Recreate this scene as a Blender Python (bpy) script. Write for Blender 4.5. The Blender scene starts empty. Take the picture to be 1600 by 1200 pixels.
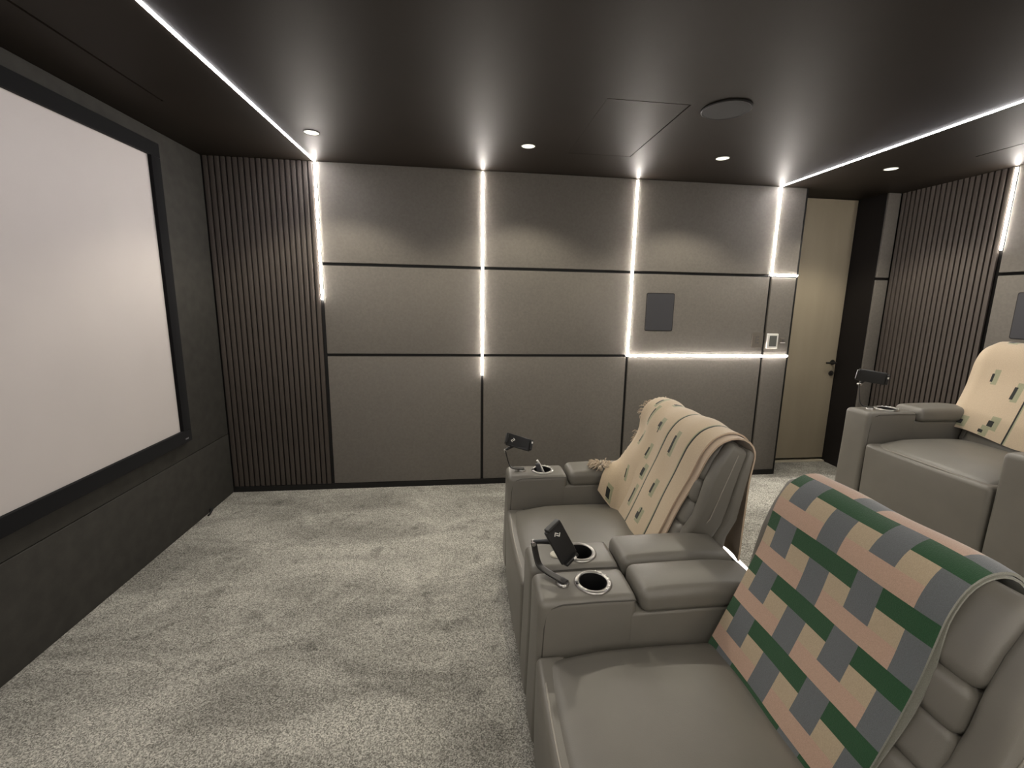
import bpy, bmesh, math, random
from mathutils import Vector, Matrix, Euler

# ------------------------------------------------------------------ camera, world, exposure
scene = bpy.context.scene
COL = scene.collection
H = 2.5                     # ceiling height
D = 3.521                   # far side wall (panel faces)
NEAR = -0.58                # side wall behind the camera
W = 5.53                    # back wall (slat faces)
NICHE = 0.2865              # depth of the door niche
XE, XD = 4.649, 5.403       # door niche from / to
F_PX, YAW, PITCH, ROLL = 684.62, 0.1266, 0.1732, 0.0186
CAM = Vector((1.8224, 0.0, 1.5495)); PPX, PPY = 812.4, 587.47

def cam_axes():
    f = Vector((math.sin(YAW)*math.cos(PITCH), math.cos(YAW)*math.cos(PITCH), -math.sin(PITCH)))
    r = Vector((math.cos(YAW), -math.sin(YAW), 0)); u = r.cross(f)
    c, s = math.cos(ROLL), math.sin(ROLL)
    return c*r + s*u, -s*r + c*u, f
cr, cu, cf = cam_axes()
cd = bpy.data.cameras.new('camera'); cam = bpy.data.objects.new('camera', cd); COL.objects.link(cam)
cam.matrix_world = Matrix(((cr.x, cu.x, -cf.x, CAM.x), (cr.y, cu.y, -cf.y, CAM.y), (cr.z, cu.z, -cf.z, CAM.z), (0, 0, 0, 1)))
cd.sensor_fit = 'HORIZONTAL'; cd.sensor_width = 36; cd.lens = F_PX*36/1600
cd.shift_x = (800-PPX)/1600; cd.shift_y = (PPY-600)/1600
cd.clip_start = 0.02; cd.clip_end = 50
scene.camera = cam

world = bpy.data.worlds.new('world'); scene.world = world; world.use_nodes = True
world.node_tree.nodes['Background'].inputs[0].default_value = (0.9, 0.92, 1.0, 1)
world.node_tree.nodes['Background'].inputs[1].default_value = 0.0

vs = scene.view_settings
vs.view_transform = 'Standard'; vs.look = 'None'; vs.gamma = 1; vs.use_curve_mapping = False
vs.exposure = 0.6
scene.cycles.use_denoising = True
scene.cycles.max_bounces = 8
scene.cycles.diffuse_bounces = 6

WALL_LED = 80.0             # strength of the wall strips
CEIL_LED = 52.0             # strength of the ceiling strips
DOWN_W = 29.0               # watts of one downlight

# ------------------------------------------------------------------ helpers
def link(name, me, parent=None):
    o = bpy.data.objects.new(name, me); COL.objects.link(o)
    if parent is not None: o.parent = parent
    return o
def tag(o, label=None, cat=None, group=None, kind=None):
    if label: o['label'] = label
    if cat: o['category'] = cat
    if group: o['group'] = group
    if kind: o['kind'] = kind
    return o
def empty(name, loc=(0, 0, 0), rz=0.0):
    o = link(name, None); o.location = loc; o.rotation_euler = (0, 0, rz); o.empty_display_size = 0.1
    return o
def copy_tree(o, parent=None):
    c = o.copy(); COL.objects.link(c); c.parent = parent
    for ch in list(o.children):
        copy_tree(ch, c)
    return c
def lerp(a, b, t): return a+(b-a)*t
def smooth(a, b, x):
    t = max(0.0, min(1.0, (x-a)/(b-a))); return t*t*(3-2*t)

class MB:
    def __init__(s): s.v = []; s.f = []; s.mi = []
    def add(s, vs_, fs, mi=0):
        b = len(s.v); s.v += [tuple(v) for v in vs_]
        s.f += [tuple(i+b for i in f) for f in fs]; s.mi += [mi]*len(fs)
        return s
    def box(s, x0, x1, y0, y1, z0, z1, mi=0):
        v = [(x0,y0,z0),(x1,y0,z0),(x1,y1,z0),(x0,y1,z0),(x0,y0,z1),(x1,y0,z1),(x1,y1,z1),(x0,y1,z1)]
        return s.add(v, [(3,2,1,0),(4,5,6,7),(0,1,5,4),(1,2,6,5),(2,3,7,6),(3,0,4,7)], mi)
    def rbox(s, c, h, r, n=(1, 1, 1), fn=None, k=3, mi=0):
        """rounded box, centre c, half sizes h, edge radius r, n inner divisions, fn maps (u,v,w in -1..1, point) to a point"""
        r = min(r, min(h)*0.999); ax = []
        for a in range(3):
            e = [h[a]-r+r*math.tan(math.pi/4*j/k) for j in range(k+1)]
            inner = [lerp(-(h[a]-r), h[a]-r, j/n[a]) for j in range(1, n[a])]
            ax.append([-x for x in reversed(e)]+inner+e)
        N = [len(a)-1 for a in ax]; idx = {}; vs_ = []; fs = []
        def vert(i, j, l):
            key = (i, j, l)
            if key in idx: return idx[key]
            p = Vector((ax[0][i], ax[1][j], ax[2][l]))
            q = Vector([max(-(h[a]-r), min(h[a]-r, p[a])) for a in range(3)])
            d = p-q
            if d.length > 1e-9: p = q+d.normalized()*r
            u = (p.x/h[0], p.y/h[1], p.z/h[2])
            P = Vector(c)+p
            if fn: P = fn(u, P)
            idx[key] = len(vs_); vs_.append(tuple(P)); return idx[key]
        for a in range(3):
            b, d = (a+1) % 3, (a+2) % 3
            for side in (0, N[a]):
                for i in range(N[b]):
                    for j in range(N[d]):
                        q = []
                        for (di, dj) in ((0,0),(1,0),(1,1),(0,1)):
                            key = [0,0,0]; key[a] = side; key[b] = i+di; key[d] = j+dj; q.append(vert(*key))
                        fs.append(tuple(q) if side else tuple(reversed(q)))
        return s.add(vs_, fs, mi)
    def tube(s, pts, r, n=8, mi=0, flat=None, cap=True):
        """tube along a polyline; flat=(half width, half thickness, side vector) makes a strap"""
        pts = [Vector(p) for p in pts]; vs_ = []; fs = []; prev = None
        for i, p in enumerate(pts):
            t = (pts[min(i+1, len(pts)-1)]-pts[max(i-1, 0)]).normalized()
            if flat: a = Vector(flat[2]).normalized()
            elif prev is None:
                a = t.orthogonal().normalized()
            else: a = prev
            a = (a-t*a.dot(t)).normalized(); b = t.cross(a); prev = a
            for k in range(n):
                an = 2*math.pi*k/n+math.pi/n
                if flat:
                    ca, sa = math.cos(an), math.sin(an); e = 0.45
                    vs_.append(p+a*flat[0]*math.copysign(abs(ca)**e, ca)+b*flat[1]*math.copysign(abs(sa)**e, sa))
                else:
                    rr = r[i] if isinstance(r, (list, tuple)) else r
                    vs_.append(p+(a*math.cos(an)+b*math.sin(an))*rr)
        for i in range(len(pts)-1):
            for k in range(n):
                fs.append((i*n+k, i*n+(k+1) % n, (i+1)*n+(k+1) % n, (i+1)*n+k))
        if cap:
            fs.append(tuple(reversed(range(n)))); fs.append(tuple((len(pts)-1)*n+k for k in range(n)))
        return s.add(vs_, fs, mi)
    def lathe(s, prof, c=(0, 0, 0), n=40, mi=0, axis='z'):
        vs_ = []; fs = []
        for (r, z) in prof:
            for k in range(n):
                a = 2*math.pi*k/n
                if axis == 'z': vs_.append((c[0]+r*math.cos(a), c[1]+r*math.sin(a), c[2]+z))
                elif axis == 'y': vs_.append((c[0]+r*math.cos(a), c[1]+z, c[2]-r*math.sin(a)))
                else: vs_.append((c[0]+z, c[1]+r*math.cos(a), c[2]+r*math.sin(a)))
        for i in range(len(prof)-1):
            for k in range(n):
                fs.append((i*n+k, i*n+(k+1) % n, (i+1)*n+(k+1) % n, (i+1)*n+k))
        return s.add(vs_, fs, mi)
    def mesh(s, name, mats, smooth_=True, angle=40):
        me = bpy.data.meshes.new(name); me.from_pydata(s.v, [], s.f)
        bm = bmesh.new(); bm.from_mesh(me)
        bmesh.ops.remove_doubles(bm, verts=bm.verts, dist=1e-6)
        bmesh.ops.recalc_face_normals(bm, faces=bm.faces)
        bm.to_mesh(me); bm.free()
        if not isinstance(mats, (list, tuple)): mats = [mats]
        for m in mats: me.materials.append(m)
        if len(mats) > 1 and len(me.polygons) == len(s.mi):
            me.polygons.foreach_set('material_index', s.mi)
        if smooth_:
            me.polygons.foreach_set('use_smooth', [True]*len(me.polygons))
            me.set_sharp_from_angle(angle=math.radians(angle))
        me.update(); return me
    def build(s, name, mats, parent=None, smooth_=True, angle=40):
        return link(name, s.mesh(name, mats, smooth_, angle), parent)

# ------------------------------------------------------------------ materials
def mat(name, col, rough=0.6, metal=0.0, spec=0.5, var=0.0, vscale=30.0, bump=0.0, bscale=200.0, stretch=None, sheen=0.0, emit=None, estr=0.0, coat=0.0):
    m = bpy.data.materials.new(name); m.use_nodes = True
    nt = m.node_tree; b = nt.nodes['Principled BSDF']
    b.inputs['Base Color'].default_value = (*col, 1); b.inputs['Roughness'].default_value = rough
    b.inputs['Metallic'].default_value = metal; b.inputs['Specular IOR Level'].default_value = spec
    if sheen: b.inputs['Sheen Weight'].default_value = sheen; b.inputs['Sheen Roughness'].default_value = 0.5
    if coat: b.inputs['Coat Weight'].default_value = coat; b.inputs['Coat Roughness'].default_value = 0.2
    if emit:
        b.inputs['Emission Color'].default_value = (*emit, 1); b.inputs['Emission Strength'].default_value = estr
    if var or bump:
        tc = nt.nodes.new('ShaderNodeTexCoord'); mp = nt.nodes.new('ShaderNodeMapping')
        nt.links.new(tc.outputs['Object'], mp.inputs['Vector'])
        if stretch: mp.inputs['Scale'].default_value = stretch
    if var:
        n = nt.nodes.new('ShaderNodeTexNoise'); n.inputs['Scale'].default_value = vscale; n.inputs['Detail'].default_value = 4
        nt.links.new(mp.outputs[0], n.inputs['Vector'])
        r = nt.nodes.new('ShaderNodeMapRange'); r.inputs[1].default_value = 0.3; r.inputs[2].default_value = 0.7
        r.inputs[3].default_value = 1-var; r.inputs[4].default_value = 1+var
        nt.links.new(n.outputs['Fac'], r.inputs[0])
        mx = nt.nodes.new('ShaderNodeVectorMath'); mx.operation = 'SCALE'; mx.inputs[0].default_value = col
        nt.links.new(r.outputs[0], mx.inputs['Scale']); nt.links.new(mx.outputs[0], b.inputs['Base Color'])
    if bump:
        n2 = nt.nodes.new('ShaderNodeTexNoise'); n2.inputs['Scale'].default_value = bscale; n2.inputs['Detail'].default_value = 3
        nt.links.new(mp.outputs[0], n2.inputs['Vector'])
        bp = nt.nodes.new('ShaderNodeBump'); bp.inputs['Strength'].default_value = bump; bp.inputs['Distance'].default_value = 0.002
        nt.links.new(n2.outputs['Fac'], bp.inputs['Height']); nt.links.new(bp.outputs[0], b.inputs['Normal'])
    return m

def carpet_mat(name, a, b_, c):
    m = bpy.data.materials.new(name); m.use_nodes = True
    nt = m.node_tree; b = nt.nodes['Principled BSDF']; b.inputs['Roughness'].default_value = 0.95
    b.inputs['Specular IOR Level'].default_value = 0.1
    tc = nt.nodes.new('ShaderNodeTexCoord')
    def noise(scale, detail, rough=0.6):
        n = nt.nodes.new('ShaderNodeTexNoise'); n.inputs['Scale'].default_value = scale
        n.inputs['Detail'].default_value = detail; n.inputs['Roughness'].default_value = rough
        nt.links.new(tc.outputs['Object'], n.inputs['Vector']); return n
    vo = nt.nodes.new('ShaderNodeTexVoronoi'); vo.inputs['Scale'].default_value = 270
    nt.links.new(tc.outputs['Object'], vo.inputs['Vector'])
    sep = nt.nodes.new('ShaderNodeSeparateColor'); nt.links.new(vo.outputs['Color'], sep.inputs[0])
    n1 = noise(190, 4, 0.8)
    mixv = nt.nodes.new('ShaderNodeMix'); mixv.inputs[0].default_value = 0.45
    nt.links.new(sep.outputs[0], mixv.inputs[2]); nt.links.new(n1.outputs['Fac'], mixv.inputs[3])
    r1 = nt.nodes.new('ShaderNodeValToRGB'); e = r1.color_ramp.elements
    e[0].position = 0.22; e[0].color = (*a, 1); e[1].position = 0.80; e[1].color = (*c, 1)
    e.new(0.50).color = (*b_, 1)
    nt.links.new(mixv.outputs[0], r1.inputs[0])
    # brushed pile: broad strokes and footprints where the pile lies the other way
    mp = nt.nodes.new('ShaderNodeMapping'); mp.inputs['Rotation'].default_value = (0, 0, math.radians(35)); mp.inputs['Scale'].default_value = (1.0, 2.1, 1.0)
    nt.links.new(tc.outputs['Object'], mp.inputs['Vector'])
    n2 = noise(1.25, 6, 0.66); nt.links.new(mp.outputs[0], n2.inputs['Vector']); n2.inputs['Distortion'].default_value = 0.5
    r2 = nt.nodes.new('ShaderNodeMapRange')
    r2.inputs[1].default_value = 0.40; r2.inputs[2].default_value = 0.60; r2.inputs[3].default_value = 0.70; r2.inputs[4].default_value = 1.16
    nt.links.new(n2.outputs['Fac'], r2.inputs[0])
    n3 = noise(6.5, 4, 0.6); r3 = nt.nodes.new('ShaderNodeMapRange')
    r3.inputs[1].default_value = 0.31; r3.inputs[2].default_value = 0.42; r3.inputs[3].default_value = 0.66; r3.inputs[4].default_value = 1.0
    nt.links.new(n3.outputs['Fac'], r3.inputs[0])
    mul = nt.nodes.new('ShaderNodeMath'); mul.operation = 'MULTIPLY'
    nt.links.new(r2.outputs[0], mul.inputs[0]); nt.links.new(r3.outputs[0], mul.inputs[1])
    sc_ = nt.nodes.new('ShaderNodeVectorMath'); sc_.operation = 'SCALE'
    nt.links.new(r1.outputs[0], sc_.inputs[0]); nt.links.new(mul.outputs[0], sc_.inputs['Scale'])
    nt.links.new(sc_.outputs[0], b.inputs['Base Color'])
    n4 = noise(170, 3, 0.8)
    bp = nt.nodes.new('ShaderNodeBump'); bp.inputs['Strength'].default_value = 0.7; bp.inputs['Distance'].default_value = 0.005
    nt.links.new(n4.outputs['Fac'], bp.inputs['Height']); nt.links.new(bp.outputs[0], b.inputs['Normal'])
    return m

def attr_mat(name, attr, rough=0.95, bump=0.5, bscale=500, sheen=0.3):
    m = bpy.data.materials.new(name); m.use_nodes = True
    nt = m.node_tree; b = nt.nodes['Principled BSDF']; b.inputs['Roughness'].default_value = rough
    b.inputs['Specular IOR Level'].default_value = 0.15; b.inputs['Sheen Weight'].default_value = sheen
    at = nt.nodes.new('ShaderNodeAttribute'); at.attribute_name = attr
    tc = nt.nodes.new('ShaderNodeTexCoord')
    n = nt.nodes.new('ShaderNodeTexNoise'); n.inputs['Scale'].default_value = bscale; n.inputs['Detail'].default_value = 2
    nt.links.new(tc.outputs['Object'], n.inputs['Vector'])
    r = nt.nodes.new('ShaderNodeMapRange'); r.inputs[1].default_value = 0.3; r.inputs[2].default_value = 0.7
    r.inputs[3].default_value = 0.88; r.inputs[4].default_value = 1.1
    nt.links.new(n.outputs['Fac'], r.inputs[0])
    s = nt.nodes.new('ShaderNodeVectorMath'); s.operation = 'SCALE'
    nt.links.new(at.outputs['Color'], s.inputs[0]); nt.links.new(r.outputs[0], s.inputs['Scale'])
    nt.links.new(s.outputs[0], b.inputs['Base Color'])
    bp = nt.nodes.new('ShaderNodeBump'); bp.inputs['Strength'].default_value = bump; bp.inputs['Distance'].default_value = 0.002
    nt.links.new(n.outputs['Fac'], bp.inputs['Height']); nt.links.new(bp.outputs[0], b.inputs['Normal'])
    return m

M = {}
M['carpet'] = carpet_mat('grey_carpet', (0.14, 0.135, 0.118), (0.34, 0.33, 0.29), (0.62, 0.60, 0.53))
M['panel'] = mat('greige_wall_fabric', (0.164, 0.151, 0.132), 0.8, spec=0.25, var=0.07, vscale=60, bump=0.25, bscale=900)
M['screenwall'] = mat('charcoal_wall_fabric', (0.040, 0.038, 0.033), 0.85, spec=0.25, var=0.14, vscale=14, bump=0.3, bscale=500)
M['slat'] = mat('dark_oak_slat', (0.075, 0.062, 0.053), 0.6, spec=0.35, var=0.12, vscale=26, bump=0.12, bscale=120, stretch=(1, 1, 0.06))
M['felt'] = mat('black_felt', (0.008, 0.0075, 0.007), 0.95, spec=0.1)
M['black'] = mat('matt_black_trim', (0.010, 0.0095, 0.009), 0.55, spec=0.3)
M['reveal'] = mat('black_reveal_paint', (0.012, 0.010, 0.0095), 0.6, spec=0.3)
M['ceiling'] = mat('dark_satin_ceiling_paint', (0.0165, 0.0132, 0.0105), 0.54, spec=0.13, var=0.10, vscale=3.0, bump=0.12, bscale=260)
M['ceiling'].node_tree.nodes['Principled BSDF'].inputs['Specular Tint'].default_value = (1.0, 0.86, 0.70, 1)
M['grille'] = mat('dark_speaker_grille', (0.022, 0.021, 0.020), 0.7, spec=0.3, bump=0.3, bscale=900)
M['spk'] = mat('grey_speaker_grille', (0.050, 0.050, 0.056), 0.6, spec=0.4, bump=0.3, bscale=900)
M['door'] = mat('beige_door_laminate', (0.36, 0.31, 0.225), 0.6, spec=0.3, var=0.05, vscale=8, bump=0.05, bscale=300, stretch=(1, 1, 0.15))
M['sill'] = mat('pale_threshold', (0.55, 0.50, 0.38), 0.5)
M['frame'] = mat('black_velvet_frame', (0.006, 0.006, 0.0065), 0.9, spec=0.1, sheen=0.05)
M['canvas'] = mat('matt_white_screen', (0.53, 0.495, 0.475), 0.9, spec=0.1, var=0.015, vscale=3)
M['logo'] = mat('silver_logo', (0.45, 0.45, 0.48), 0.35, metal=0.6)
M['wall_led'] = mat('warm_white_led', (0.9, 0.9, 0.9), 0.5, emit=(1.0, 0.93, 0.86), estr=WALL_LED)
M['ceil_led'] = mat('cool_white_led', (0.9, 0.9, 0.9), 0.5, emit=(0.99, 0.96, 1.0), estr=CEIL_LED)
M['step_led'] = mat('step_led', (0.9, 0.9, 0.9), 0.5, emit=(1.0, 0.92, 0.88), estr=2.2)
M['lens'] = mat('downlight_lens', (0.7, 0.7, 0.62), 0.4, emit=(1.0, 0.99, 0.82), estr=0.72)
M['ring'] = mat('downlight_ring', (0.06, 0.056, 0.05), 0.5)
M['leather'] = mat('grey_leather', (0.150, 0.141, 0.120), 0.42, spec=0.5, var=0.05, vscale=9, bump=0.16, bscale=420)
M['leather_dark'] = mat('grey_leather_seam', (0.060, 0.055, 0.047), 0.55, spec=0.4)
M['thread'] = mat('pale_stitching', (0.30, 0.28, 0.24), 0.7)
M['chrome'] = mat('brushed_chrome', (0.36, 0.35, 0.33), 0.34, metal=1.0)
M['steel_dark'] = mat('cup_interior', (0.008, 0.008, 0.008), 0.35, spec=0.4)
M['gunmetal'] = mat('dark_bracket', (0.030, 0.028, 0.026), 0.4, metal=0.3)
M['plastic'] = mat('black_plastic', (0.012, 0.012, 0.012), 0.38)
M['white'] = mat('white_plastic', (0.72, 0.71, 0.66), 0.4)
M['cream'] = mat('cream_cap', (0.55, 0.52, 0.42), 0.5)
M['lcd'] = mat('grey_lcd', (0.13, 0.135, 0.125), 0.25)
M['switch'] = mat('greige_switch_glass', (0.17, 0.152, 0.132), 0.25, spec=0.5)
M['switch_mark'] = mat('switch_marks', (0.09, 0.083, 0.075), 0.5)
M['throw'] = attr_mat('woven_throw', 'pattern')
M['fringe'] = mat('cream_fringe', (0.52, 0.43, 0.32), 0.95, spec=0.1, sheen=0.3)
M['rubber'] = mat('black_rubber', (0.01, 0.01, 0.01), 0.7)

# ------------------------------------------------------------------ room shell
def struct(name, mb, m, label=None, smooth_=False):
    o = mb.build(name, m, None, smooth_); o['kind'] = 'structure'
    if label: o['label'] = label
    return o

T = 0.12
struct('floor', MB().box(-0.3, W+0.3, NEAR-0.3, D+NICHE+0.1, -0.1, 0.0), M['carpet'], 'grey speckled cut pile carpet with brushed footprints')
RX, RY, RZ = 3.142, 2.735, 0.325
plat = MB().rbox(((RX+W-0.003)/2, (RY+NEAR)/2, RZ/2), ((W-0.003-RX)/2, (RY-NEAR-0.004)/2, RZ/2), 0.012)
struct('floor_platform', plat, M['carpet'], 'raised carpeted platform under the back row of seats', True)

# ceiling: slab in strips so that the shadow gaps and the hatch opening are real recesses
G0, G1 = 0.315, 5.065
HX0, HX1, HY0, HY1 = 2.50, 2.92, 2.22, 3.02
YC0, YC1 = NEAR-T, D+NICHE+0.1
cm = MB()
def slab(x0, x1, y0, y1): cm.box(x0, x1, y0, y1, H, H+0.10)
slab(-T, G0-0.006, YC0, YC1); slab(G0+0.006, HX0-0.001, YC0, YC1); slab(HX1+0.003, G1-0.005, YC0, YC1); slab(G1+0.005, W+T, YC0, YC1)
slab(HX0-0.001, HX1+0.003, YC0, HY0-0.003); slab(HX0-0.001, HX1+0.003, HY1+0.001, YC1)
cm.box(-T, W+T, YC0, YC1, H+0.10, H+0.14)
for g in (G0, G1): cm.box(g-0.006, g+0.006, 2.62, YC1, H, H+0.09)
ceil = struct('ceiling', cm, M['ceiling'], 'dark brown satin ceiling')
hm = MB().box(HX0+0.0005, HX1-0.003, HY0+0.003, HY1-0.0005, H+0.0005, H+0.02)
hatch = hm.build('access_panel', M['ceiling'], ceil, False); hatch['label'] = 'flush ceiling access panel with hairline gap'

# far side wall: black backing, fabric panels proud of it, joints in between
ZJ1, ZJ2, BB = 1.784, 1.0976, 0.045
X1, X2, X3, X4 = 0.755, 1.961, 3.177, 4.406
JW = 0.011   # half joint
def panel_mesh(w, h, t=0.022, m=None):
    return MB().rbox((0, 0, 0), (w/2, t/2, h/2), 0.004, k=2).mesh('wall_panel', m or M['panel'])
def wall_panel(parent, x0, x1, z0, z1, face, axis='y', sgn=1, m=None, name='wall_panel'):
    """a panel whose visible face lies at 'face'; sgn=+1 when the wall's body lies on the + side"""
    w, h, t = x1-x0, z1-z0, 0.022
    o = link(name, panel_mesh(w, h, t, m), parent)
    o.location = ((x0+x1)/2, face+sgn*t/2, (z0+z1)/2) if axis == 'y' else (face+sgn*t/2, (x0+x1)/2, (z0+z1)/2)
    if axis == 'x': o.rotation_euler = (0, 0, math.pi/2)
    return o
BACK = D+0.016
wf = MB().box(-T, XE-0.012, BACK, D+T, 0, H)
wall_far = struct('wall_far', wf, M['black'], 'side wall of greige fabric panels with black joints and light strips')
wf2 = MB().box(XD+0.002, W+T, BACK, D+NICHE+T, 0, H)
wall_far2 = struct('wall_far_return', wf2, M['reveal'], 'narrow fabric wall piece right of the door')
def far_panels():
    for (a, b) in ((X1+0.012, X2-JW), (X2+JW, X3-JW), (X3+JW, X4-JW), (X4+JW, XE-0.008)):
        for (z0, z1) in ((BB, ZJ2-JW), (ZJ2+JW, ZJ1-JW), (ZJ1+JW, H-0.001)):
            wall_panel(wall_far, a, b, z0, z1, D)
    for (z0, z1) in ((BB, ZJ1-JW), (ZJ1+JW, H-0.001)):
        wall_panel(wall_far2, XD+0.006, W-0.004, z0, z1, D)
far_panels()
# black metal edge where the wall ends at the niche
MB().rbox((XE-0.002, D+0.055, H/2), (0.006, 0.058, H/2-0.001), 0.001, k=1).build('edge_trim', M['black'], wall_far)
# slats
slat_me = {}
def slats(parent, a0, a1, face, axis, sgn, z0=BB, z1=H-0.001, pitch=0.04, sw=0.029, depth=0.014):
    key = (axis, z0, z1)
    if key not in slat_me:
        hx, hy = (sw/2, depth/2) if axis == 'y' else (depth/2, sw/2)
        slat_me[key] = MB().rbox((0, 0, 0), (hx, hy, (z1-z0)/2), 0.002, k=1).mesh('slat', M['slat'])
    n = int((a1-a0)/pitch+0.5); p = (a1-a0)/n
    for i in range(n):
        o = link('slat', slat_me[key], parent); c = a0+(i+0.5)*p
        o.location = (c, face+sgn*depth/2, (z0+z1)/2) if axis == 'y' else (face+sgn*depth/2, c, (z0+z1)/2)
slats(wall_far, 0.004, X1-0.010, D-0.002, 'y', 1)
tr = MB().box(0.0, XE-0.010, D-0.006, D+0.014, 0.0, BB-0.002)
struct('baseboard_far', tr, M['black'], 'low black baseboard along the panelled wall')

# door niche: black right reveal, door set back
nb = MB().box(XE-0.012, XD+0.002, D+NICHE+0.045, D+NICHE+0.10, 0, H).box(XE-0.20, XE-0.012, D+T, D+NICHE+0.10, 0, H)
struct('wall_niche', nb, M['reveal'], 'black painted door recess')
rv = MB().box(XD, XD+0.006, D+0.018, D+NICHE+0.044, 0, H)
struct('trim_1', rv, M['reveal'], 'black door reveal')
DY = D+NICHE
dm = MB().rbox(((XE+XD)/2-0.001, DY+0.02, (H+0.03)/2), ((XD-XE)/2-0.004, 0.02, (H-0.04)/2), 0.003, k=2)
door = struct('door_1', dm, M['door'], 'tall flush beige door with black lever handle', True)
hb = MB().lathe([(0.0, 0.0), (0.024, 0.0), (0.026, -0.004), (0.024, -0.009), (0.0, -0.009)], (5.360, DY, 1.003), axis='y', n=24)
hb.tube([(5.360, DY-0.006, 1.003), (5.360, DY-0.045, 1.003), (5.352, DY-0.052, 1.003), (5.335, DY-0.054, 1.003), (5.255, DY-0.052, 1.003)], 0.0095, 10)
hnd = hb.build('handle', M['gunmetal'], door)
lb = MB().lathe([(0.0, 0.0), (0.024, 0.0), (0.026, -0.004), (0.024, -0.010), (0.0, -0.010)], (5.360, DY, 0.895), axis='y', n=24)
lb.rbox((5.360, DY-0.018, 0.895), (0.005, 0.010, 0.014), 0.003, k=2)
lb.build('lock', M['gunmetal'], door)
struct('trim_2', MB().box(XE-0.01, XD, DY-0.022, DY+0.04, 0.0, 0.012), M['sill'], 'pale threshold strip under the door')

# screen wall
ws = MB().box(-T-0.1, -0.016, NEAR-T, D+T, 0, H)
wall_screen = struct('wall_left', ws, M['black'], 'charcoal fabric wall carrying the projection screen')
for (a, b) in ((NEAR+0.002, 1.468), (1.474, D-0.002)):
    for (z0, z1) in ((0.0, 0.480), (0.484, H-0.001)):
        wall_panel(wall_screen, a, b, z0, z1, 0.0, 'x', -1, M['screenwall'], 'fabric_panel')
# back wall
LBY = 2.722
wb = MB().box(W+0.016, W+T+0.1, NEAR-T, D+T, 0, H)
wall_back = struct('wall_right', wb, M['felt'], 'back wall with dark slats and fabric panels')
slats(wall_back, LBY+0.012, D-0.004, W-0.002, 'x', 1, 0.0)
for (a, b) in ((NEAR+0.002, 0.24), (0.258, LBY-0.012)):
    for (z0, z1) in ((0.327, ZJ2-JW), (ZJ2+JW, ZJ1-JW), (ZJ1+JW, H-0.001)):
        wall_panel(wall_back, a, b, z0, z1, W, 'x', 1)
# wall behind the camera: the same panelling
wn = MB().box(-T, W+T, NEAR-T, NEAR-0.016, 0, H)
wall_near = struct('wall_near', wn, M['black'], 'panelled side wall behind the camera')
for (a, b) in ((X1+0.012, X2-JW), (X2+JW, X3-JW), (X3+JW, X4-JW), (X4+JW, W-0.004)):
    for (z0, z1) in ((BB, ZJ2-JW), (ZJ2+JW, ZJ1-JW), (ZJ1+JW, H-0.001)):
        wall_panel(wall_near, a, b, z0, z1, NEAR, 'y', -1)
slats(wall_near, 0.004, X1-0.010, NEAR+0.002, 'y', -1)

# ------------------------------------------------------------------ LED strips
def strip_obj(name, pts, nrm, m, label, group, hw=0.0075, rise=0.5):
    """strip of light along a polyline of axis-aligned runs, proud of its wall by a few millimetres"""
    nrm = Vector(nrm); mb = MB(); ch = MB()
    for a, b in zip(pts[:-1], pts[1:]):
        a, b = Vector(a), Vector(b); t = (b-a).normalized(); s = t.cross(nrm).normalized()
        a2, b2 = a-t*hw, b+t*hw
        prof = [(-hw, -0.004), (-hw, 0.005), (-hw*0.8, 0.0085), (-hw*0.4, 0.0105), (hw*0.4, 0.0105), (hw*0.8, 0.0085), (hw, 0.005), (hw, -0.004)]
        v = [p+s*x+nrm*(z*rise if z > 0 else z) for p in (a2, b2) for (x, z) in prof]; n = len(prof)
        mb.add(v, [(i, i+1, i+1+n, i+n) for i in range(n-1)]+[tuple(range(n)), tuple(reversed(range(n, 2*n))), (n-1, 0, n, 2*n-1)])
        c0 = hw+0.0022
        for sg in (-1, 1):
            q = [p+s*sg*x+nrm*z for p in (a2, b2) for (x, z) in ((hw+0.0002, -0.012), (c0, -0.012), (c0, 0.0005), (hw+0.0002, 0.0005))]
            ch.add(q, [(0,1,2,3),(7,6,5,4),(0,4,5,1),(1,5,6,2),(2,6,7,3),(3,7,4,0)])
    o = mb.build(name, m, None, False); tag(o, label, 'light strip', group)
    c = ch.build('channel', M['black'], o, False)
    return o
GW, GC = 'light strips on the panelled wall', 'light strips across the ceiling'
yf = D-0.001
strip_obj('wall_light_strip', [(X1, yf, H-0.02), (X1, yf, 1.527)], (0, -1, 0), M['wall_led'], 'short vertical light strip between dark slats and fabric panels, left end of far wall', GW)
strip_obj('wall_light_strip', [(X2, yf, H-0.02), (X2, yf, 0.945)], (0, -1, 0), M['wall_led'], 'long straight vertical light strip in the middle of the panelled wall', GW)
strip_obj('wall_light_strip', [(X3, yf, H-0.02), (X3, yf, 1.10), (XE-0.012, yf, 1.10)], (0, -1, 0), M['wall_led'], 'large L-shaped light strip framing the wall speaker, ending at the door', GW)
strip_obj('wall_light_strip', [(X4, yf, H-0.02), (X4, yf, 1.791), (XE-0.010, yf, 1.791)], (0, -1, 0), M['wall_led'], 'small L-shaped light strip high on the wall beside the door', GW)
strip_obj('wall_light_strip', [(W-0.001, LBY, H-0.02), (W-0.001, LBY, 1.957)], (-1, 0, 0), M['wall_led'], 'short vertical light strip on the back wall beside the slats', GW)
strip_obj('ceiling_light_strip', [(X1, D-0.012, H+0.001), (X1, NEAR+0.01, H+0.001)], (0, 0, -1), M['ceil_led'], 'ceiling light strip running across the room nearest the projection screen', GC, rise=0.45)
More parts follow.
